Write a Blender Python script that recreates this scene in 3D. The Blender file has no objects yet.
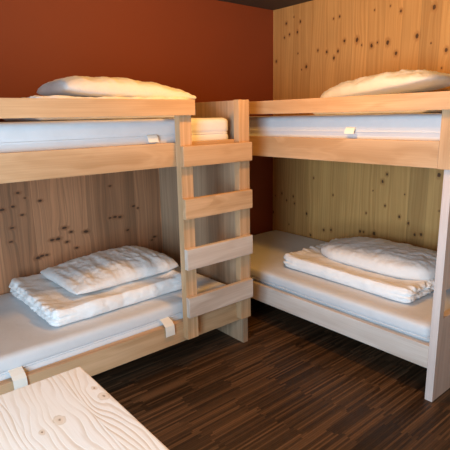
import bpy, bmesh, math, random
from mathutils import Matrix, Vector, noise

random.seed(7)
SC = bpy.context.scene
COL = SC.collection
PI = math.pi

# ------------------------------------------------------------------ materials
class NT:
    """small helper around a node tree"""
    def __init__(self, name):
        self.m = bpy.data.materials.new(name)
        self.m.use_nodes = True
        self.t = self.m.node_tree
        self.n = self.t.nodes
        self.bsdf = self.n['Principled BSDF']

    def new(self, kind, **kw):
        nd = self.n.new(kind)
        for k, v in kw.items():
            setattr(nd, k, v)
        return nd

    def put(self, sock, v):
        if hasattr(v, 'is_linked'):
            self.t.links.new(v, sock)
        else:
            sock.default_value = v

    def math(self, op, a, b=0.0, c=None, clamp=False):
        nd = self.new('ShaderNodeMath', operation=op, use_clamp=clamp)
        self.put(nd.inputs[0], a)
        self.put(nd.inputs[1], b)
        if c is not None:
            self.put(nd.inputs[2], c)
        return nd.outputs[0]

    def vmath(self, op, a, b=(0, 0, 0)):
        nd = self.new('ShaderNodeVectorMath', operation=op)
        self.put(nd.inputs[0], a)
        self.put(nd.inputs[1], b)
        return nd.outputs['Value'] if op in ('DISTANCE', 'LENGTH') else nd.outputs[0]

    def comb(self, x, y, z):
        nd = self.new('ShaderNodeCombineXYZ')
        for s, v in zip(nd.inputs, (x, y, z)):
            self.put(s, v)
        return nd.outputs[0]

    def noise(self, vec, scale=1.0, detail=3.0, rough=0.55, dist=0.0):
        nd = self.new('ShaderNodeTexNoise')
        self.put(nd.inputs['Vector'], vec)
        nd.inputs['Scale'].default_value = scale
        nd.inputs['Detail'].default_value = detail
        nd.inputs['Roughness'].default_value = rough
        nd.inputs['Distortion'].default_value = dist
        return nd.outputs[0]

    def white(self, vec):
        nd = self.new('ShaderNodeTexWhiteNoise', noise_dimensions='3D')
        self.put(nd.inputs['Vector'], vec)
        return nd.outputs['Value']

    def rng(self, v, a, b, c, d, smooth=False):
        nd = self.new('ShaderNodeMapRange')
        if smooth:
            nd.interpolation_type = 'SMOOTHSTEP'
        for s, x in zip(nd.inputs, (v, a, b, c, d)):
            self.put(s, x)
        return nd.outputs[0]

    def mix(self, fac, a, b, blend='MIX'):
        nd = self.new('ShaderNodeMix', data_type='RGBA', blend_type=blend)
        self.put(nd.inputs[0], fac)
        self.put(nd.inputs[6], a)
        self.put(nd.inputs[7], b)
        return nd.outputs[2]

    def bump(self, h, strength=0.2, dist=0.01):
        nd = self.new('ShaderNodeBump')
        nd.inputs['Strength'].default_value = strength
        nd.inputs['Distance'].default_value = dist
        self.put(nd.inputs['Height'], h)
        self.t.links.new(nd.outputs[0], self.bsdf.inputs['Normal'])

    def finish(self, col, rough):
        self.put(self.bsdf.inputs['Base Color'], col)
        self.put(self.bsdf.inputs['Roughness'], rough)
        return self.m


def c3(r, g, b):
    return (r, g, b, 1.0)


def wood(name, grain, plank=None, light=(.66, .485, .31), dark=(.50, .335, .19), knotcol=(.07, .03, .012),
         knots=None, plane=None, auto_knots=0.0, rough=0.55, contrast=1.0, rand=True, knot_aspect=1.0, rings=9.0,
         seam=0.35, planktone=0.22, halo=.5, knot_r=0.009):
    """solid softwood: grain = 'X','Y','Z' the direction of the fibres; plank = board width across the fibres;
    knots = list of (u, v, size) lying in the plane given by two axes"""
    k = NT(name)
    tc = k.new('ShaderNodeTexCoord')
    sep = k.new('ShaderNodeSeparateXYZ')
    k.t.links.new(tc.outputs['Object'], sep.inputs[0])
    ax = {'X': sep.outputs[0], 'Y': sep.outputs[1], 'Z': sep.outputs[2]}
    along = ax[grain]
    others = [a for a in 'XYZ' if a != grain]
    if plane:
        others = [a for a in plane if a != grain] + [a for a in others if a not in plane]
    if rand:
        oi = k.new('ShaderNodeObjectInfo')
        off = k.math('MULTIPLY', oi.outputs['Random'], 37.0)
    else:
        off = 3.7
    a1, a2 = ax[others[0]], ax[others[1]]
    pl_id = 0.0
    if plank:
        cell = k.math('FLOOR', k.math('DIVIDE', k.math('ADD', a1, 50 * plank + .013), plank))
        pl_id = k.white(k.comb(cell, off, 1.3))
        frac = k.math('FRACT', k.math('DIVIDE', k.math('ADD', a1, 50 * plank + .013), plank))
        edge = k.math('MINIMUM', frac, k.math('SUBTRACT', 1.0, frac))
        seamf = k.rng(edge, 0.0, 0.0018 / plank, 1.0, 0.0)
    off2 = k.math('ADD', off, k.math('MULTIPLY', pl_id, 19.0))
    P = k.comb(k.math('ADD', along, off2), k.math('ADD', a1, off), k.math('ADD', a2, off2))

    # distance to the knots
    dist = None
    if knots:
        base = k.comb(ax[plane[0]], ax[plane[1]], 0.0)
        wob = k.noise(tc.outputs['Object'], 60.0, 1.0)
        for (u, v, s) in knots:
            d = k.vmath('SUBTRACT', base, (u, v, 0.0))
            sc = 1.0 / (knot_r * s)
            d = k.vmath('MULTIPLY', d, (sc * knot_aspect, sc, 0) if plane[0] == grain else (sc, sc * knot_aspect, 0))
            d = k.vmath('LENGTH', d)
            dist = d if dist is None else k.math('MINIMUM', dist, d)
        dist = k.math('ADD', dist, k.math('MULTIPLY', k.math('SUBTRACT', wob, .5), .9))
    elif auto_knots > 0:
        vo = k.new('ShaderNodeTexVoronoi', voronoi_dimensions='3D', feature='F1')
        q = k.comb(k.math('MULTIPLY', k.math('ADD', along, off2), 3.0), k.math('MULTIPLY', k.math('ADD', a1, off), 5.0),
                   k.math('MULTIPLY', a2, 5.0))
        k.put(vo.inputs['Vector'], q)
        vo.inputs['Scale'].default_value = 1.0
        keep = k.math('LESS_THAN', k.white(vo.outputs['Position']), auto_knots)
        dist = k.math('DIVIDE', vo.outputs['Distance'], k.math('ADD', .0001, k.math('MULTIPLY', keep, .075)))
    # fibres bend round the knots
    warp = k.noise(k.vmath('MULTIPLY', P, (1.1, 5.0, 5.0)), 1.0, 2.0)
    r = k.math('ADD', a1, k.math('MULTIPLY', warp, 0.10))
    if dist is not None:
        bend = k.math('DIVIDE', 0.05, k.math('ADD', 1.0, k.math('MULTIPLY', dist, dist)))
        r = k.math('ADD', r, bend)
    ringc = k.comb(k.math('MULTIPLY', k.math('ADD', along, off2), 0.25), k.math('ADD', r, off2), k.math('MULTIPLY', a2, .5))
    rn = k.noise(k.vmath('MULTIPLY', ringc, (1, rings * 6, rings * 2)), 1.0, 2.0, .6)
    fib = k.noise(k.vmath('MULTIPLY', P, (3.0, 260.0, 260.0)), 1.0, 2.0)
    f = k.math('ADD', k.math('MULTIPLY', rn, .75), k.math('MULTIPLY', fib, .25))
    f = k.rng(f, .5 - .17 / contrast, .5 + .17 / contrast, 0.0, 1.0)
    col = k.mix(f, c3(*dark), c3(*light))
    blot = k.noise(k.vmath('MULTIPLY', P, (1.5, 4.0, 4.0)), 1.0, 2.0)
    v = k.rng(blot, .25, .75, .88, 1.10)
    if plank:
        v = k.math('MULTIPLY', v, k.rng(pl_id, 0, 1, 1 - planktone, 1 + planktone * .4))
    if rand:
        v = k.math('MULTIPLY', v, k.rng(oi.outputs['Random'], 0, 1, .93, 1.05))
    hv = k.new('ShaderNodeHueSaturation')
    k.put(hv.inputs['Color'], col)
    k.put(hv.inputs['Value'], v)
    col = hv.outputs[0]
    if plank:
        col = k.mix(k.math('MULTIPLY', seamf, seam), col, c3(.10, .055, .025))
    if dist is not None:
        col = k.mix(k.rng(dist, 1.0, 2.6, halo, 0.0, True), col, c3(dark[0] * .72, dark[1] * .58, dark[2] * .48))
        col = k.mix(k.rng(dist, .65, 1.1, .92, 0.0, True), col, c3(*knotcol))
    k.bump(f, .10, .004)
    return k.finish(col, rough)


def cloth(name, base, quilt=None, bump=.25, scale=140.0, crumple=9.0):
    k = NT(name)
    tc = k.new('ShaderNodeTexCoord')
    o = tc.outputs['Object']
    n1 = k.noise(o, scale, 2.0)
    n2 = k.noise(o, crumple, 4.0, .6, .6)
    h = k.math('ADD', k.math('MULTIPLY', n1, .12), k.math('MULTIPLY', n2, .9))
    if quilt:
        w = k.new('ShaderNodeTexWave', wave_type='BANDS', bands_direction=quilt[0], wave_profile='SIN')
        k.put(w.inputs['Vector'], o)
        w.inputs['Scale'].default_value = quilt[1]
        w.inputs['Distortion'].default_value = 1.0
        w.inputs['Detail'].default_value = 1.0
        h = k.math('ADD', h, k.math('MULTIPLY', w.outputs['Fac'], quilt[2]))
    col = k.mix(k.rng(n2, .3, .7, 0, 1), c3(base[0] * .95, base[1] * .95, base[2] * .95), c3(*base))
    k.bump(h, bump, .02)
    k.bsdf.inputs['Sheen Weight'].default_value = .15
    return k.finish(col, .85)


def plain(name, col, rough=.6, var=.06, scale=3.0, bump=0.0):
    k = NT(name)
    tc = k.new('ShaderNodeTexCoord')
    n = k.noise(tc.outputs['Object'], scale, 4.0)
    c = k.mix(n, c3(*[x * (1 - var) for x in col]), c3(*[min(1, x * (1 + var)) for x in col]))
    if bump:
        k.bump(k.noise(tc.outputs['Object'], 160.0, 3.0), bump, .004)
    return k.finish(c, rough)


def parquet():
    k = NT('dark_parquet')
    tc = k.new('ShaderNodeTexCoord')
    sep = k.new('ShaderNodeSeparateXYZ')
    k.t.links.new(tc.outputs['Object'], sep.inputs[0])
    x, y = sep.outputs[0], sep.outputs[1]
    SW, SL = .0105, .30            # lamella width / length; lamellae run along X
    row = k.math('FLOOR', k.math('DIVIDE', k.math('ADD', y, 40.0), SW))
    blk = k.math('FLOOR', k.math('DIVIDE', k.math('ADD', y, 40.0), SW * 16))
    xs = k.math('ADD', k.math('ADD', x, 40.0), k.math('MULTIPLY', k.white(k.comb(blk, 2.0, 1.0)), .3))
    xs = k.math('ADD', xs, k.math('MULTIPLY', k.white(k.comb(row, 7.0, 5.0)), .05))
    cx = k.math('FLOOR', k.math('DIVIDE', xs, SL))
    tone = k.white(k.comb(row, cx, 3.0))
    bt = k.white(k.comb(blk, cx, 9.0))
    fine = k.noise(k.vmath('MULTIPLY', tc.outputs['Object'], (14.0, 300.0, 1.0)), 1.0, 3.0)
    f = k.math('ADD', k.math('MULTIPLY', k.math('POWER', tone, 1.8), .55), k.math('MULTIPLY', bt, .13))
    f = k.math('ADD', f, k.math('MULTIPLY', fine, .38))
    col = k.mix(k.rng(f, .12, .95, 0, 1), c3(.010, .0056, .003), c3(.19, .105, .055))
    fr = k.math('FRACT', k.math('DIVIDE', k.math('ADD', y, 40.0), SW))
    ed = k.math('MINIMUM', fr, k.math('SUBTRACT', 1.0, fr))
    col = k.mix(k.rng(ed, 0, .12, .55, 0), col, c3(.006, .003, .002))
    k.bump(k.math('ADD', k.math('MULTIPLY', tone, .6), k.math('MULTIPLY', fine, .4)), .12, .002)
    k.bsdf.inputs['Specular IOR Level'].default_value = .3
    return k.finish(col, k.rng(tone, 0, 1, .42, .6))


def table_wood():
    """pale, brushed and oiled softwood top: fine growth lines that sweep round the knots; fibres along Y"""
    k = NT('brushed_pale_spruce')
    tc = k.new('ShaderNodeTexCoord')
    sep = k.new('ShaderNodeSeparateXYZ')
    k.t.links.new(tc.outputs['Object'], sep.inputs[0])
    x, y, z = sep.outputs
    PW = .155
    pf = k.math('DIVIDE', k.math('ADD', x, 10.045), PW)
    pid = k.white(k.comb(k.math('FLOOR', pf), 4.0, 1.0))
    fr = k.math('FRACT', pf)
    seam = k.rng(k.math('MINIMUM', fr, k.math('SUBTRACT', 1.0, fr)), 0, .012, .35, 0)
    base = k.comb(x, y, 0.0)
    xx, dist = x, None
    for (u, v, s) in KNOTS_TABLE:
        d = k.vmath('LENGTH', k.vmath('MULTIPLY', k.vmath('SUBTRACT', base, (u, v, 0)), (1 / (.012 * s), .7 / (.012 * s), 0)))
        g = k.math('MULTIPLY', k.math('EXPONENT', k.math('MULTIPLY', k.math('MULTIPLY', d, d), -.06)), .80)
        xx = k.math('SUBTRACT', xx, k.math('MULTIPLY', k.math('SUBTRACT', x, u), g))
        dist = d if dist is None else k.math('MINIMUM', dist, d)
    o2 = k.vmath('ADD', base, k.comb(k.math('MULTIPLY', pid, 3.0), k.math('MULTIPLY', pid, 7.0), pid))
    warp = k.noise(k.vmath('MULTIPLY', o2, (7.0, 2.2, 1.0)), 1.0, 2.0, .5)
    r = k.math('ADD', k.math('MULTIPLY', xx, 54.0), k.math('MULTIPLY', warp, 7.0))
    wob = k.noise(k.vmath('MULTIPLY', o2, (30.0, 6.0, 1.0)), 1.0, 2.0)
    r = k.math('ADD', r, k.math('MULTIPLY', wob, .7))
    tri = k.math('FRACT', r)                                       # sharp late-wood side, soft early-wood side
    line = k.math('MULTIPLY', k.rng(tri, .45, .88, 0, 1, True), k.rng(tri, .90, 1.0, 1, 0, True))
    st = k.rng(k.noise(k.vmath('MULTIPLY', o2, (9.0, 3.0, 1.0)), 1.0, 2.0), .35, .70, .02, .62)
    line = k.math('MULTIPLY', line, st)
    fib = k.noise(k.vmath('MULTIPLY', base, (330.0, 7.0, 1.0)), 1.0, 2.0)
    col = k.mix(line, c3(.84, .81, .775), c3(.56, .42, .29))
    col = k.mix(k.rng(fib, .5, .75, 0, .22), col, c3(.62, .52, .42))
    blot = k.rng(k.noise(k.vmath('MULTIPLY', o2, (8.0, 2.5, 1.0)), 1.0, 2.0), .4, .7, 0, .35)
    col = k.mix(blot, col, c3(.80, .68, .53))
    col = k.mix(seam, col, c3(.62, .52, .42))
    dn = k.math('ADD', dist, k.math('MULTIPLY', k.math('SUBTRACT', k.noise(base, 70.0, 2.0), .5), .9))
    ring = k.rng(k.math('ABSOLUTE', k.math('SUBTRACT', dn, 1.15)), 0, .3, .5, 0, True)
    col = k.mix(k.rng(dn, .7, 1.3, .55, 0, True), col, c3(.66, .47, .30))
    col = k.mix(ring, col, c3(.56, .42, .28))
    col = k.mix(k.rng(dn, .2, .5, .8, 0, True), col, c3(.22, .14, .08))
    k.bump(k.math('SUBTRACT', 1.0, line), .25, .003)
    return k.finish(col, .6)


KNOTS_WALL = [(-0.154, 2.216, 1), (-0.239, 2.253, 0.6), (-0.31, 2.206, 1), (-0.279, 2.13, 1), (-0.192, 2.122, 0.9), (-0.133, 2.105, 0.8), (-0.289, 1.96, 0.6), (-0.039, 1.92, 1.1), (-0.383, 1.846, 1.2), (-0.332, 1.827, 0.6), (-0.501, 1.96, 0.9), (-0.59, 1.938, 1), (-0.698, 1.934, 1), (-0.662, 1.886, 1.1), (-0.703, 2.183, 0.8), (-0.647, 2.176, 0.7), (-0.755, 2.0, 1.1), (-0.868, 1.993, 1.5), (-0.91, 1.951, 0.6), (-0.995, 1.938, 1.3), (-1.042, 1.954, 0.8), (-1.124, 1.944, 1.5), (-1.194, 1.863, 1.2), (-1.212, 2.136, 1), (-1.13, 2.182, 0.6), (-1.006, 2.177, 0.6), (-1.342, 1.958, 1.4), (-1.449, 2.12, 1.4), (-1.55, 1.845, 1.2), (-1.444, 1.901, 0.6), (-1.528, 1.736, 0.6), (-0.034, 0.721, 0.7), (-0.116, 0.751, 0.9), (-0.177, 0.693, 0.8), (-0.257, 0.739, 0.9), (-0.274, 0.677, 0.9), (-0.009, 0.56, 0.8), (-0.486, 0.926, 0.7), (-0.416, 0.603, 1.1), (-0.467, 0.417, 1.1), (-0.61, 0.487, 1), (-0.686, 0.501, 1), (-0.209, 0.472, 0.6), (-1.179, 1.012, 1), (-1.146, 0.955, 1.2), (-1.069, 0.878, 0.5), (-1.178, 0.775, 0.8), (-1.017, 0.695, 0.7), (-1.3, 0.707, 1), (-1.373, 0.67, 0.9), (-0.97, 0.538, 1.1), (-1.003, 0.539, 0.8), (-1.097, 0.543, 1.4), (-1.428, 0.593, 1), (-1.476, 0.603, 1), (-1.352, 0.503, 1.6), (-1.57, 1.039, 1.4), (-1.591, 0.792, 0.6), (-1.33, 0.878, 0.5), (-0.695, 0.802, 0.7)]
KNOTS_BACK = [(-2.295, 1.018, 1), (-2.165, 0.952, 1), (-2.399, 0.925, 1.2), (-2.285, 0.877, 0.9), (-2.354, 0.804, 1), (-2.255, 0.981, 0.6), (-2.025, 0.75, 1.3), (-1.983, 0.714, 1), (-1.877, 0.699, 1.3), (-2.115, 0.682, 1.2), (-2.075, 0.682, 1.3), (-2.017, 0.65, 1), (-1.954, 0.597, 0.9), (-2.218, 0.58, 1.3), (-2.191, 0.588, 1.2), (-2.158, 0.588, 1), (-2.333, 0.936, 0.9), (-2.37, 0.717, 0.9), (-1.672, 0.994, 0.9), (-1.498, 0.826, 1), (-1.46, 0.806, 0.8), (-1.651, 0.767, 1.2), (-1.612, 0.761, 1.3), (-1.69, 0.766, 0.8), (-1.556, 0.654, 1), (-1.333, 0.563, 1), (-1.356, 0.541, 0.8)]
KNOTS_TABLE = [(-2.832, -2.031, .95), (-2.881, -2.049, 0.5), (-2.707, -1.956, 0.5), (-2.705, -2.010, .9),
               (-3.02, -2.25, 1.2), (-3.2, -2.0, 1.0), (-2.95, -2.6, 1.1), (-3.1, -2.8, .8), (-2.78, -2.62, 1.0)]

LIGHTW, DARKW = (.62, .405, .235), (.46, .275, .138)
W_X = wood('spruce_along_x', 'X', light=LIGHTW, dark=DARKW, auto_knots=.22, contrast=1.35)
W_Y = wood('spruce_along_y', 'Y', light=LIGHTW, dark=DARKW, auto_knots=.22, contrast=1.35)
W_Z = wood('spruce_along_z', 'Z', light=LIGHTW, dark=DARKW, auto_knots=.06)
W_DAYLIT_X = wood('daylit_spruce_along_x', 'X', light=(.70, .60, .52), dark=(.54, .43, .35), auto_knots=.22, contrast=1.3)  # same spruce, the stronger daylight on the low steps put into its colour
W_DAYLIT_Y = wood('daylit_spruce_along_y', 'Y', light=(.74, .66, .60), dark=(.57, .47, .40), auto_knots=.22, contrast=1.3)  # lower rail's spruce, paled in colour to stand for extra daylight
W_PANEL = wood('spruce_panel_upright', 'Z', plank=.11, light=(.52, .35, .225), dark=(.36, .225, .135), auto_knots=.07, plane='YZ', seam=.25)
W_BACK = wood('knotty_back_boards', 'Z', plank=.105, light=(.60, .28, .135), dark=(.36, .175, .088), knots=KNOTS_BACK, plane='XZ',
              rand=False, knot_aspect=1.9, planktone=.38, contrast=1.3, halo=.75, knotcol=(.05, .022, .012), knot_r=.0135)
W_WALL = wood('pine_wall_boards', 'Z', plank=.135, light=(.69, .39, .135), dark=(.53, .265, .08), knots=KNOTS_WALL, plane='YZ',
              rand=False, knot_aspect=.75, planktone=.2, contrast=1.0, rough=.5, halo=.55)
W_TABLE = table_wood()
W_LEG = wood('pale_spruce_leg', 'Z', light=(.80, .73, .62), dark=(.62, .50, .37))
TERRA = plain('terracotta_wall_paint', (.235, .048, .011), .75, .05, 2.0, .08)
CEIL = plain('dark_brown_ceiling', (.060, .042, .026), .8, .08, 2.0)
PLASTER = plain('warm_wood_toned_plaster', (.66, .44, .27), .85, .04, 2.0)
FLOOR = parquet()
FRAME = plain('white_window_paint', (.75, .75, .73), .4, .02)
M_MAT = cloth('mattress_ticking', (.69, .705, .73), None, .12, 200.0, 14.0)
M_DUVET = cloth('white_duvet_cotton', (.91, .91, .91), None, .32, 120.0, 16.0)
M_PILLOW = cloth('white_pillow_cotton', (.82, .82, .82), None, .28, 120.0, 20.0)
M_TAG = plain('cream_label_cloth', (.84, .80, .72), .8, .04, 30.0)
GL = NT('window_glass')
GL.bsdf.inputs['Transmission Weight'].default_value = 1.0
GL.bsdf.inputs['Roughness'].default_value = 0.0
GL.bsdf.inputs['IOR'].default_value = 1.1
M_GLASS = GL.m


# ------------------------------------------------------------------ object helpers
def link(name, bm, mat, parent=None, smooth=False, loc=(0, 0, 0)):
    me = bpy.data.meshes.new(name)
    bmesh.ops.recalc_face_normals(bm, faces=bm.faces)
    bm.to_mesh(me)
    bm.free()
    if smooth:
        for p in me.polygons:
            p.use_smooth = True
    if mat:
        me.materials.append(mat)
    o = bpy.data.objects.new(name, me)
    COL.objects.link(o)
    o.location = loc
    if parent:
        o.parent = parent
    return o


def props(o, label, cat, group=None):
    o['label'] = label
    o['category'] = cat
    if group:
        o['group'] = group
    return o


def thing(name, label, cat, loc=(0, 0, 0), rz=0.0, group=None):
    o = bpy.data.objects.new(name, None)
    o.empty_display_size = .1
    COL.objects.link(o)
    o.location = loc
    o.rotation_euler = (0, 0, rz)
    return props(o, label, cat, group)


def structure(name, bm, mat, parent=None):
    o = link(name, bm, mat, parent)
    if not parent:
        o['kind'] = 'structure'
    return o


def add_box(bm, x0, x1, y0, y1, z0, z1, bev=0.0):
    b = bmesh.new()
    vs = [b.verts.new((x, y, z)) for x in (x0, x1) for y in (y0, y1) for z in (z0, z1)]
    for f in ((0, 1, 3, 2), (4, 6, 7, 5), (0, 4, 5, 1), (2, 3, 7, 6), (0, 2, 6, 4), (1, 5, 7, 3)):
        b.faces.new([vs[i] for i in f])
    bmesh.ops.recalc_face_normals(b, faces=b.faces)
    if bev > 0:
        bmesh.ops.bevel(b, geom=list(b.edges), offset=bev, segments=2, profile=.7, affect='EDGES')
    me = bpy.data.meshes.new('tmp')
    b.to_mesh(me)
    b.free()
    bm.from_mesh(me)
    bpy.data.meshes.remove(me)
    return bm


def board(name, mat, parent, x0, x1, y0, y1, z0, z1, bev=.003, origin=(0, 0, 0)):
    """a single planed board, coordinates in the room, stored relative to its thing"""
    ox, oy, oz = origin
    bm = add_box(bmesh.new(), x0 - ox, x1 - ox, y0 - oy, y1 - oy, z0 - oz, z1 - oz, bev)
    return link(name, bm, mat, parent)


def cell_panel(xs, zs, solid, y0, y1, bev=.003):
    """an upright panel in the XZ plane made of cells, with holes / notches left out, thickened along Y"""
    bm = bmesh.new()
    V = {}
    def v(i, j):
        if (i, j) not in V:
            V[i, j] = bm.verts.new((xs[i], y0, zs[j]))
        return V[i, j]
    fs = []
    for i in range(len(xs) - 1):
        for j in range(len(zs) - 1):
            if solid(i, j):
                fs.append(bm.faces.new((v(i, j), v(i + 1, j), v(i + 1, j + 1), v(i, j + 1))))
    r = bmesh.ops.extrude_face_region(bm, geom=fs)
    for e in r['geom']:
        if isinstance(e, bmesh.types.BMVert):
            e.co.y = y1
    bmesh.ops.recalc_face_normals(bm, faces=bm.faces)
    sharp = [e for e in bm.edges if len(e.link_faces) == 2 and e.calc_face_angle(0) > .8]
    if bev:
        bmesh.ops.bevel(bm, geom=sharp, offset=bev, segments=2, profile=.7, affect='EDGES')
    return bm


def fbm(p, o=3):
    return noise.fractal(p, 1.0, 2.0, o)


def rounded_slab(lx, ly, h, rad, res, shape):
    """closed slab (base at z=0, centred in x,y) whose surface points pass through shape(co, normal, s) -> co;
    s = position in -1..1 along each axis"""
    bm = bmesh.new()
    bmesh.ops.create_cube(bm, size=2.0)
    nx, ny, nz = res
    def cut(axis, n):
        es = [e for e in bm.edges if abs((e.verts[0].co - e.verts[1].co)[axis]) > 1e-4 and
              abs(abs((e.verts[0].co - e.verts[1].co)[axis]) - 2.0) < 1e-3]
        bmesh.ops.subdivide_edges(bm, edges=es, cuts=n, use_grid_fill=True)
    cut(0, nx); cut(1, ny); cut(2, nz)
    half = Vector((lx / 2, ly / 2, h / 2))
    rr = Vector(rad) if hasattr(rad, '__len__') else Vector((rad, rad, rad))
    for v in bm.verts:
        s = v.co.copy()
        p = Vector([s[i] * half[i] for i in range(3)])
        inner = Vector([max(-half[i] + rr[i], min(half[i] - rr[i], p[i])) for i in range(3)])
        d = Vector([(p[i] - inner[i]) / rr[i] for i in range(3)])
        if d.length > 1e-6:
            m = max(abs(d[0]), abs(d[1]), abs(d[2]))
            d = d.normalized() * m
            n = d.normalized()
        else:
            n = Vector((0, 0, 1))
        co = Vector([inner[i] + d[i] * rr[i] for i in range(3)])
        co.z += h / 2
        v.co = shape(co, n, s)
    return bm


# ------------------------------------------------------------------ soft furnishings
def make_mattress(name, label, lx, ly, loc, seed, tags, group, H=.147, bulge=None):
    """lx, ly, thickness .147; tags = list of (side, position along, drop): side 'S' = -y face, 'W' = -x face"""
    t = thing(name, label, 'mattress', loc, 0, group)
    def shape(co, n, s):
        w = abs(n.z) < .75
        g = math.exp(-((co.z - .070) / .0075) ** 2) * (.011 if abs(n.z) < .8 else 0)
        # upholstery puckers on the sides and shallow quilting on top
        q = Vector((co.x * 9 + seed, co.y * 9, co.z * 6))
        a = .0022 * noise.noise(q) if w else .0030 * noise.noise(Vector((co.x * 5 + seed, co.y * 5, 1.0)))
        if n.z < -.3:
            a = 0; g = 0
        p = co + n * (a - g)
        if bulge:                      # the side swells out over the rail
            k = max(0.0, min(1.0, (co.z - .050) / .018)); k = k * k * (3 - 2 * k)
            q = max(0.0, min(1.0, -s.x * 8 - 7)) if bulge[0] == 'W' else 0.0
            p.x -= bulge[1] * k * q
        return p
    bm = rounded_slab(lx, ly, H, .030, (60, 44, 14) if lx > ly else (44, 60, 14), shape)
    body = link('mattress_cover', bm, M_MAT, t, True)
    # zip / piping line running round the mattress
    bm = bmesh.new()
    pts = []
    hx, hy, r = lx / 2 + .0005, ly / 2 + .0005, .03
    for cx, cy, a0 in ((hx - r, hy - r, 0), (-hx + r, hy - r, 90), (-hx + r, -hy + r, 180), (hx - r, -hy + r, 270)):
        for k in range(7):
            a = math.radians(a0 + k * 15)
            pts.append(Vector((cx + r * math.cos(a), cy + r * math.sin(a), .070)))
    if bulge:
        for p in pts:
            p.x -= bulge[1] * max(0.0, min(1.0, -p.x / (lx / 2) * 8 - 7))
    N = len(pts)
    rings = []
    for i, p in enumerate(pts):
        tan = (pts[(i + 1) % N] - pts[i - 1]).normalized()
        out = Vector((tan.y, -tan.x, 0))
        rings.append([bm.verts.new(p - out * .0065 + (out * math.cos(b) + Vector((0, 0, 1)) * math.sin(b)) * .0034)
                      for b in [2 * PI * j / 6 for j in range(6)]])
    for i in range(N):
        A, B = rings[i], rings[(i + 1) % N]
        for j in range(6):
            bm.faces.new((A[j], A[(j + 1) % 6], B[(j + 1) % 6], B[j]))
    link('piping', bm, M_MAT, t, True)
    for side, pos, z0, prof in tags:
        # strip that leaves the seam and hangs down over the rail
        bm = bmesh.new()
        half, th = .030, .0025
        rows = []
        for k, (o, z) in enumerate(prof):
            a, b = prof[max(0, k - 1)], prof[min(len(prof) - 1, k + 1)]
            d = Vector((b[0] - a[0], b[1] - a[1])).normalized()
            nrm = Vector((-d.y, d.x))
            row = []
            for dd, e in ((0, -1), (0, 1), (th, 1), (th, -1)):
                u, oo, zz = pos + e * half + .004 * k / len(prof), o + nrm.x * dd, z + nrm.y * dd
                row.append(bm.verts.new((u, -ly / 2 - oo, zz) if side == 'S' else (-lx / 2 - oo, u, zz)))
            rows.append(row)
        for P, Q in zip(rows, rows[1:]):
            for k in range(4):
                bm.faces.new((P[k], P[(k + 1) % 4], Q[(k + 1) % 4], Q[k]))
        bm.faces.new(rows[0])
        bm.faces.new(rows[-1][::-1])
        tg = link('care_tag', bm, M_TAG, t)
        tg['label'] = 'cream cloth tag hanging from the seam'
    return t


def make_pillow(name, label, lx, ly, h, loc, rz, seed, group, tilt=(0, 0), wr=.010, ripple=(9, 3), sag=None, rc=.12, plump=.40):
    """flat bed pillow with pointed corners, base at z = 0"""
    bm = bmesh.new()
    NX, NY = 84, 60
    if ly > lx:
        NX, NY = 60, 84
    top, bot = [], []
    for i in range(NX + 1):
        tr, br = [], []
        for j in range(NY + 1):
            s, t = 2 * i / NX - 1, 2 * j / NY - 1
            # sides draw in between the corners
            x = s * lx / 2 * (1 - .05 * (1 - t * t) * abs(s))
            y = t * ly / 2 * (1 - .07 * (1 - s * s) * abs(t))
            x, y = x * math.sqrt(1 - rc * t ** 4), y * math.sqrt(1 - rc * s ** 4)
            e = max(0.0, (1 - abs(s) ** 2.6)) * max(0.0, (1 - abs(t) ** 2.6))
            f = e ** plump
            q = Vector((x * ripple[0] + seed, y * ripple[1] - seed, seed))
            w = fbm(q, 4) * wr + fbm(Vector((x * 22 + seed, y * 22, 3 + seed)), 3) * wr * .45
            edge = 1 - min(1, f)
            w2 = noise.noise(Vector((x * 40 + seed, y * 40, 7))) * .006 * edge
            z = h * .30 + f * h * .70 + w * min(1, f * 1.4)
            if sag:
                z += sag(s, t) * f
            zb = h * .30 - f * h * .30
            y2 = y + noise.noise(Vector((x * 11 + seed, 5, 2))) * .008 * abs(t) ** 4
            x2 = x + noise.noise(Vector((y * 11 + seed, 9, 4))) * .008 * abs(s) ** 4
            if i in (0, NX) or j in (0, NY):
                v = bm.verts.new((x2, y2, h * .30 + w2))
                tr.append(v); br.append(v)
            else:
                tr.append(bm.verts.new((x2, y2, z + w2)))
                br.append(bm.verts.new((x2, y2, zb)))
        top.append(tr); bot.append(br)
    for i in range(NX):
        for j in range(NY):
            bm.faces.new((top[i][j], top[i + 1][j], top[i + 1][j + 1], top[i][j + 1]))
            bm.faces.new((bot[i][j], bot[i][j + 1], bot[i + 1][j + 1], bot[i + 1][j]))
    o = link(name, bm, M_PILLOW, None, True, loc)
    o.rotation_euler = (tilt[0], tilt[1], rz)
    return props(o, label, 'pillow', group)


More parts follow.
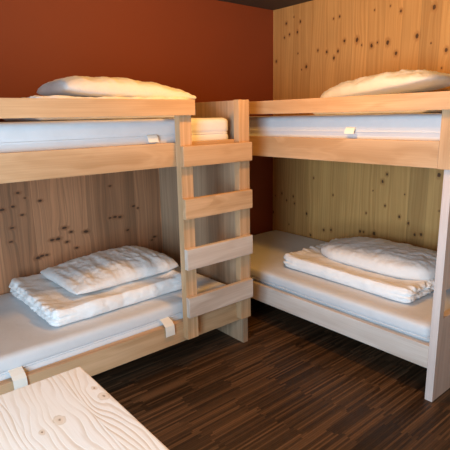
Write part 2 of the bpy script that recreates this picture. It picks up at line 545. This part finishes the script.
def make_duvet(name, label, lx, ly, h, loc, rz, seed, group, amp=.010, ends='x', lump=None, ruffle=.012):
    """folded duvet: rounded folds on the long sides, layered crumpled edges on the short ends"""
    def shape(co, n, s):
        e = s[0] if ends == 'x' else s[1]
        u = co.x if ends == 'x' else co.y
        v = co.y if ends == 'x' else co.x
        low = max(0.0, min(1.0, co.z / (h * .25)))
        # soft big undulation plus small wrinkles
        a = fbm(Vector((co.x * 5 + seed, co.y * 5, co.z * 5)), 3) * amp
        a += fbm(Vector((co.x * 20, co.y * 20 + seed, co.z * 20)), 3) * amp * .40
        # ripples crossing the long side
        a += noise.noise(Vector((u * 17 + seed, v * 4, co.z * 4))) * amp * .35
        endw = abs(e) ** 8
        a += endw * (noise.noise(Vector((v * 26 + seed, co.z * 30, e))) * ruffle +
                     noise.noise(Vector((v * 60 + seed, co.z * 60, e * 3))) * ruffle * .5)
        # gap between the layers shows at the ends and, shallower, at the open side
        g = 0.0
        if abs(n.z) < .9:
            wv = .006 * noise.noise(Vector((v * 7, seed, 1)))
            g = math.exp(-((co.z - h * .50 - wv) / (h * .055)) ** 2) * (.022 * endw + .000)
            g += math.exp(-((co.z - h * .24 + wv) / (h * .05)) ** 2) * .010 * endw
        p = co + n * (a - g) * low
        if lump:
            p.z += lump(s[0], s[1]) * max(0.0, co.z / h)
        p.z = max(p.z, 0.0)
        return p
    bm = rounded_slab(lx, ly, h, (h * .42, h * .46, h * .46), (84, 66, 22), shape)
    o = link(name, bm, M_DUVET, None, True, loc)
    o.rotation_euler = (0, 0, rz)
    return props(o, label, 'duvet', group)


# ------------------------------------------------------------------ dimensions
H_ROOM = 2.345
GT, GB = 1.5455, 1.4655          # guard board
RT, RB = 1.3245, 1.199           # upper rail
LT, LB = .2995, .175             # lower rail
XW, YF = -4.10, -4.70            # far sides of the room (behind the camera)

# ------------------------------------------------------------------ the room
structure('floor', add_box(bmesh.new(), XW - .1, .1, YF - .1, .1, -.05, 0), FLOOR)
structure('ceiling', add_box(bmesh.new(), XW - .1, .1, YF - .1, .1, H_ROOM, H_ROOM + .05), CEIL)
structure('wall_back', add_box(bmesh.new(), XW - .1, 0, 0, .1, 0, H_ROOM), TERRA)
structure('wall_right', add_box(bmesh.new(), 0, .1, YF, .1, 0, H_ROOM), W_WALL)
# daylight comes in through a window in the left wall
WY0, WY1, WZ0, WZ1 = -3.40, -2.08, .08, 1.80
bm = bmesh.new()
add_box(bm, XW - .1, XW, YF, WY0, 0, H_ROOM)
add_box(bm, XW - .1, XW, WY1, 0, 0, H_ROOM)
add_box(bm, XW - .1, XW, WY0, WY1, 0, WZ0)
add_box(bm, XW - .1, XW, WY0, WY1, WZ1, H_ROOM)
structure('wall_left', bm, PLASTER)
structure('wall_front', add_box(bmesh.new(), XW, 0, YF - .1, YF, 0, H_ROOM), PLASTER)
bm = bmesh.new()
ym = (WY0 + WY1) / 2
for a in ((WY0, WY0 + .06, WZ0, WZ1), (WY1 - .06, WY1, WZ0, WZ1), (WY0 + .06, WY1 - .06, WZ0, WZ0 + .06),
          (WY0 + .06, WY1 - .06, WZ1 - .06, WZ1), (ym - .03, ym + .03, WZ0 + .06, WZ1 - .06)):
    add_box(bm, XW - .075, XW - .02, *a, .004)
win = structure('window_1', bm, FRAME)
for a, b in ((WY0 + .06, ym - .03), (ym + .03, WY1 - .06)):
    link('pane', add_box(bmesh.new(), XW - .052, XW - .046, a, b, WZ0 + .06, WZ1 - .06), M_GLASS, win)

# ------------------------------------------------------------------ bunk bed on the back wall
A = (-2.28, -.50, 0)             # its base point
bunkA = thing('bunk_bed', 'spruce bunk bed with four-step board ladder, against the terracotta wall', 'bunk bed', A, group='bunk beds')
XL, XR = -3.34, -1.224           # outer faces of the end panels
def bA(name, mat, *b, bev=.003):
    return board(name, mat, bunkA, *b, bev=bev, origin=A)
bA('end_panel', W_PANEL, XR - .04, XR, -.966, -.032, 0, 1.548)
bA('end_panel', W_PANEL, XL, XL + .04, -.966, -.032, 0, 1.548)
bk = link('back_panel', add_box(bmesh.new(), XL, XR, -.030, -.004, .10, 1.36), W_BACK)
bk.location = (0, 0, 0)
bk.parent = bunkA
bk.location = (-A[0], -A[1], -A[2])
bA('upper_rail', W_X, XL + .0405, XR - .0405, -.966, -.926, RB, RT)
bA('lower_rail', W_X, XL + .0405, XR - .0405, -.966, -.926, LB, LT)
bA('guard_board', W_X, XL - .01, -1.652, -1.042, -1.0125, GB, GT)
bA('guard_post', W_Z, XL + .0, XL + .075, -1.012, -.9665, RB, GT - .004)
for (x0, x1, zt) in ((-1.736, -1.660, GT - .004), (-1.322, -1.240, GT + .003)):
    bA('ladder_stile', W_Z, x0, x1, -1.012, -.9665, .199, zt)
for (z0, z1) in ((1.199, 1.308), (.9145, 1.027), (.6265, .745), (.342, .462)):
    bA('ladder_step', W_X if z0 > .7 else W_DAYLIT_X, -1.739, -1.2455, -1.042, -1.0125, z0, z1, bev=.004)
for nm, z in (('upper_deck', RT - .048), ('lower_deck', LT - .060)):
    bA(nm, W_X, XL + .0405, XR - .0405, -.925, -.0305, z, z + .016, bev=0)

# ------------------------------------------------------------------ bunk bed on the plank wall
B = (-.5, -1.05, 0)
bunkB = thing('bunk_bed', 'spruce bunk bed along the knotty pine plank wall, grip holes in its end panel', 'bunk bed', B, group='bunk beds')
def bB(name, mat, *b, bev=.003):
    return board(name, mat, bunkB, *b, bev=bev, origin=B)
YN = -2.10                       # outer face of the near end panel
xs = [-.986, -.978, -.940, -.50, -.004]
zs = [0, .45, .60, .82, .97, RB - .003, 1.47]
holes = {(2, 1), (2, 3)}
pan = cell_panel([x - B[0] for x in xs], zs, lambda i, j: (i, j) not in holes and not (i == 0 and j == 5), YN - B[1], YN + .04 - B[1])
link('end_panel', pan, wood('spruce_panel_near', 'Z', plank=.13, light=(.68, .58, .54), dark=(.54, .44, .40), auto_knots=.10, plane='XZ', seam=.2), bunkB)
bB('corner_post', W_Z, -.945, -.875, -.080, -.010, 0, RB - .002)
bB('upper_rail', W_Y, -1.001, -.961, -2.0345, -.010, RB, RT)
bB('lower_rail', W_DAYLIT_Y, -.985, -.946, YN + .0405, -.010, LB, LT)
bB('guard_board', W_Y, -1.031, -1.0015, -2.125, -.010, GB, GT)
bB('guard_post', W_Z, -1.001, -.9785, -2.112, -2.035, RB - .002, GT - .004)
bB('guard_post', W_Z, -1.001, -.962, -.075, -.010, RT + .0005, GT - .004)
for nm, z in (('upper_deck', RT - .048), ('lower_deck', LT - .060)):
    bB(nm, W_Y, -.9455, -.0045, YN + .0405, -.0815, z, z + .016, bev=0)

# ------------------------------------------------------------------ mattresses
ZU, ZL = RT - .032, LT - .044    # undersides
flap_low = [(-.004, .076), (.012, .072), (.036, .060), (.052, .046), (.054, .020), (.053, -.012)]
flap_a = [(-.004, .076), (.006, .073), (.014, .058), (.018, .040)]
flap_b = [(.014, .092), (.024, .088), (.032, .074), (.035, .058)]
xm, ym_ = (-3.285 - 1.312) / 2, (-.922 - .036) / 2
make_mattress('mattress', 'white mattress on the upper bunk behind the ladder, against the terracotta wall', 1.973, .886, (xm, ym_, ZU), 1.0,
              [('S', -1.856 - xm, 0, flap_a)], 'bunk mattresses', H=.158)
make_mattress('mattress', 'white mattress on the lower bunk behind the ladder, two cream tags hanging over its rail', 1.973, .886, (xm, ym_, ZL), 4.0,
              [('S', -1.835 - xm, 0, flap_low), ('S', -2.655 - xm, 0, flap_low)], 'bunk mattresses')
xm, ym_ = (-.942 - .010) / 2, (-2.050 - .040) / 2
make_mattress('mattress', 'white mattress on the upper bunk along the knotty plank wall', .930, 2.005, (xm, ym_, ZU), 8.0,
              [('W', -1.525 - ym_, 0, flap_b)], 'bunk mattresses', H=.158, bulge=('W', .018))
make_mattress('mattress', 'white mattress on the lower bunk along the knotty plank wall', .930, 2.005, (xm, ym_, ZL), 12.0,
              [], 'bunk mattresses', bulge=('W', .034))
TU, TL = ZU + .161, ZL + .150    # mattress tops

# ------------------------------------------------------------------ duvets and pillows
def dent(d):
    """the middle of the folded duvet is pressed down by the pillow on it"""
    return lambda s, t: -d * max(0.0, 1 - abs(s) ** 6) * max(0.0, 1 - abs(t) ** 6)
make_duvet('duvet', 'folded white duvet on the lower bunk behind the ladder', .86, .70, .112, (-2.005, -.455, TL), .02, 2.0, 'folded duvets',
           amp=.010, ruffle=.016, lump=dent(.026))
make_pillow('pillow', 'white pillow on the folded duvet of the lower bunk behind the ladder', .74, .57, .125, (-1.905, -.425, TL + .084), .03, 5.0, 'bunk pillows',
            wr=.013, ripple=(13, 3), sag=lambda s, t: .026 * s - .008)
make_duvet('duvet', 'folded white duvet on the lower bunk along the plank wall', .66, .97, .105, (-.50, -1.375, TL), -.01, 21.0, 'folded duvets',
           amp=.009, ends='y', ruffle=.016, lump=dent(.026))
make_pillow('pillow', 'white pillow on the folded duvet of the lower bunk along the plank wall', .52, .89, .130, (-.44, -1.445, TL + .070), -.03, 31.0, 'bunk pillows',
            wr=.010, ripple=(4, 11), rc=.42, plump=.34, sag=lambda s, t: -.012 * t)
make_duvet('duvet', 'folded white duvet peeking over the guard board of the bunk by the terracotta wall', .92, .62, .130, (-1.955, -.52, TU), 0, 41.0, 'folded duvets',
           amp=.012, lump=dent(.030))
make_pillow('pillow', 'white pillow rising above the guard board of the bunk by the terracotta wall', .84, .48, .125, (-1.838, -.57, TU + .094), 0, 51.0, 'bunk pillows',
            wr=.009, ripple=(8, 4), tilt=(0, .05), plump=.36, rc=.15, sag=lambda s, t: -.040 * max(0, s) ** 1.5)
make_duvet('duvet', 'folded white duvet under the pillow on the upper bunk along the plank wall', .60, .80, .100, (-.43, -1.42, TU), 0, 61.0, 'folded duvets', amp=.010, ends='y', lump=dent(.030))
make_pillow('pillow', 'white pillow on the folded duvet of the upper bunk along the plank wall', .52, .84, .135, (-.42, -1.40, TU + .100), 0, 71.0, 'bunk pillows',
            wr=.014, ripple=(5, 7), rc=.30, plump=.42, tilt=(-.11, 0), sag=lambda s, t: -.06 * max(0, -t - .35))

# ------------------------------------------------------------------ table
TX0, TX1, TY0, TY1, TH = -3.39, -2.688, -3.05, -1.817, .74
Tc = ((TX0 + TX1) / 2, (TY0 + TY1) / 2, 0)
tab = thing('table', 'pale brushed spruce table beside the lower bunk, seen from above', 'table', Tc)
tp = link('table_top', add_box(bmesh.new(), TX0, TX1, TY0, TY1, TH - .028, TH, .004), W_TABLE, tab)
tp.location = (-Tc[0], -Tc[1], 0)
for sx in (TX0 + .05, TX1 - .115):
    for sy in (TY0 + .05, TY1 - .115):
        board('leg', W_LEG, tab, sx, sx + .065, sy, sy + .065, 0, TH - .0285, .004, Tc)
board('apron', W_X, tab, TX0 + .1155, TX1 - .1155, TY1 - .090, TY1 - .068, TH - .12, TH - .0285, .002, Tc)
board('apron', W_X, tab, TX0 + .1155, TX1 - .1155, TY0 + .068, TY0 + .090, TH - .12, TH - .0285, .002, Tc)
board('apron', W_Y, tab, TX0 + .068, TX0 + .090, TY0 + .1155, TY1 - .1155, TH - .12, TH - .0285, .002, Tc)
board('apron', W_Y, tab, TX1 - .090, TX1 - .068, TY0 + .1155, TY1 - .1155, TH - .12, TH - .0285, .002, Tc)

# ------------------------------------------------------------------ light
def lamp(kind, name, loc, energy, color, **kw):
    l = bpy.data.lights.new(name, kind)
    l.energy = energy
    l.color = color
    for a, b in kw.items():
        setattr(l, a, b)
    o = bpy.data.objects.new(name, l)
    COL.objects.link(o)
    o.location = loc
    return o
WARM, COOL = (1.0, .46, .085), (.56, .80, 1.0)
lamp('POINT', 'ceiling_bulb', (-1.56, -1.60, 2.12), 52, WARM, shadow_soft_size=.08)
lamp('POINT', 'warm_fill_light', (-2.35, -2.65, 2.20), 20, WARM, shadow_soft_size=.08)  # added unseen fill light, warms the spaces under the bunks
w = lamp('AREA', 'window_daylight', (XW - .01, ym, (WZ0 + WZ1) / 2), 134, COOL, shape='RECTANGLE', size=WZ1 - WZ0 - .1, size_y=WY1 - WY0 - .1)
w.rotation_euler = (0, -PI / 2, 0)
world = bpy.data.worlds.new('overcast_sky')
world.use_nodes = True
world.node_tree.nodes['Background'].inputs[0].default_value = (.60, .84, 1.0, 1)
world.node_tree.nodes['Background'].inputs[1].default_value = 1.0
SC.world = world

# ------------------------------------------------------------------ camera
cam = bpy.data.cameras.new('camera')
cam.sensor_fit = 'HORIZONTAL'
cam.sensor_width = 36.0
cam.lens = 469.15 / 450 * 36.0
cam.clip_start = .02
co = bpy.data.objects.new('camera', cam)
COL.objects.link(co)
yaw, pit, rol = -.6956773, -.2273649, -.0204113
F = Vector((-math.sin(yaw) * math.cos(pit), math.cos(yaw) * math.cos(pit), math.sin(pit)))
R0 = Vector((math.cos(yaw), math.sin(yaw), 0))
U0 = R0.cross(F)
R = R0 * math.cos(rol) + U0 * math.sin(rol)
U = U0 * math.cos(rol) - R0 * math.sin(rol)
M = Matrix((R, U, -F)).transposed().to_4x4()
M.translation = (-3.16323, -3.07445, 1.45610)
co.matrix_world = M
SC.camera = co
SC.view_settings.view_transform = 'Standard'
SC.view_settings.look = 'None'
SC.view_settings.gamma = 1.0
SC.view_settings.use_curve_mapping = False
SC.view_settings.exposure = 0.0
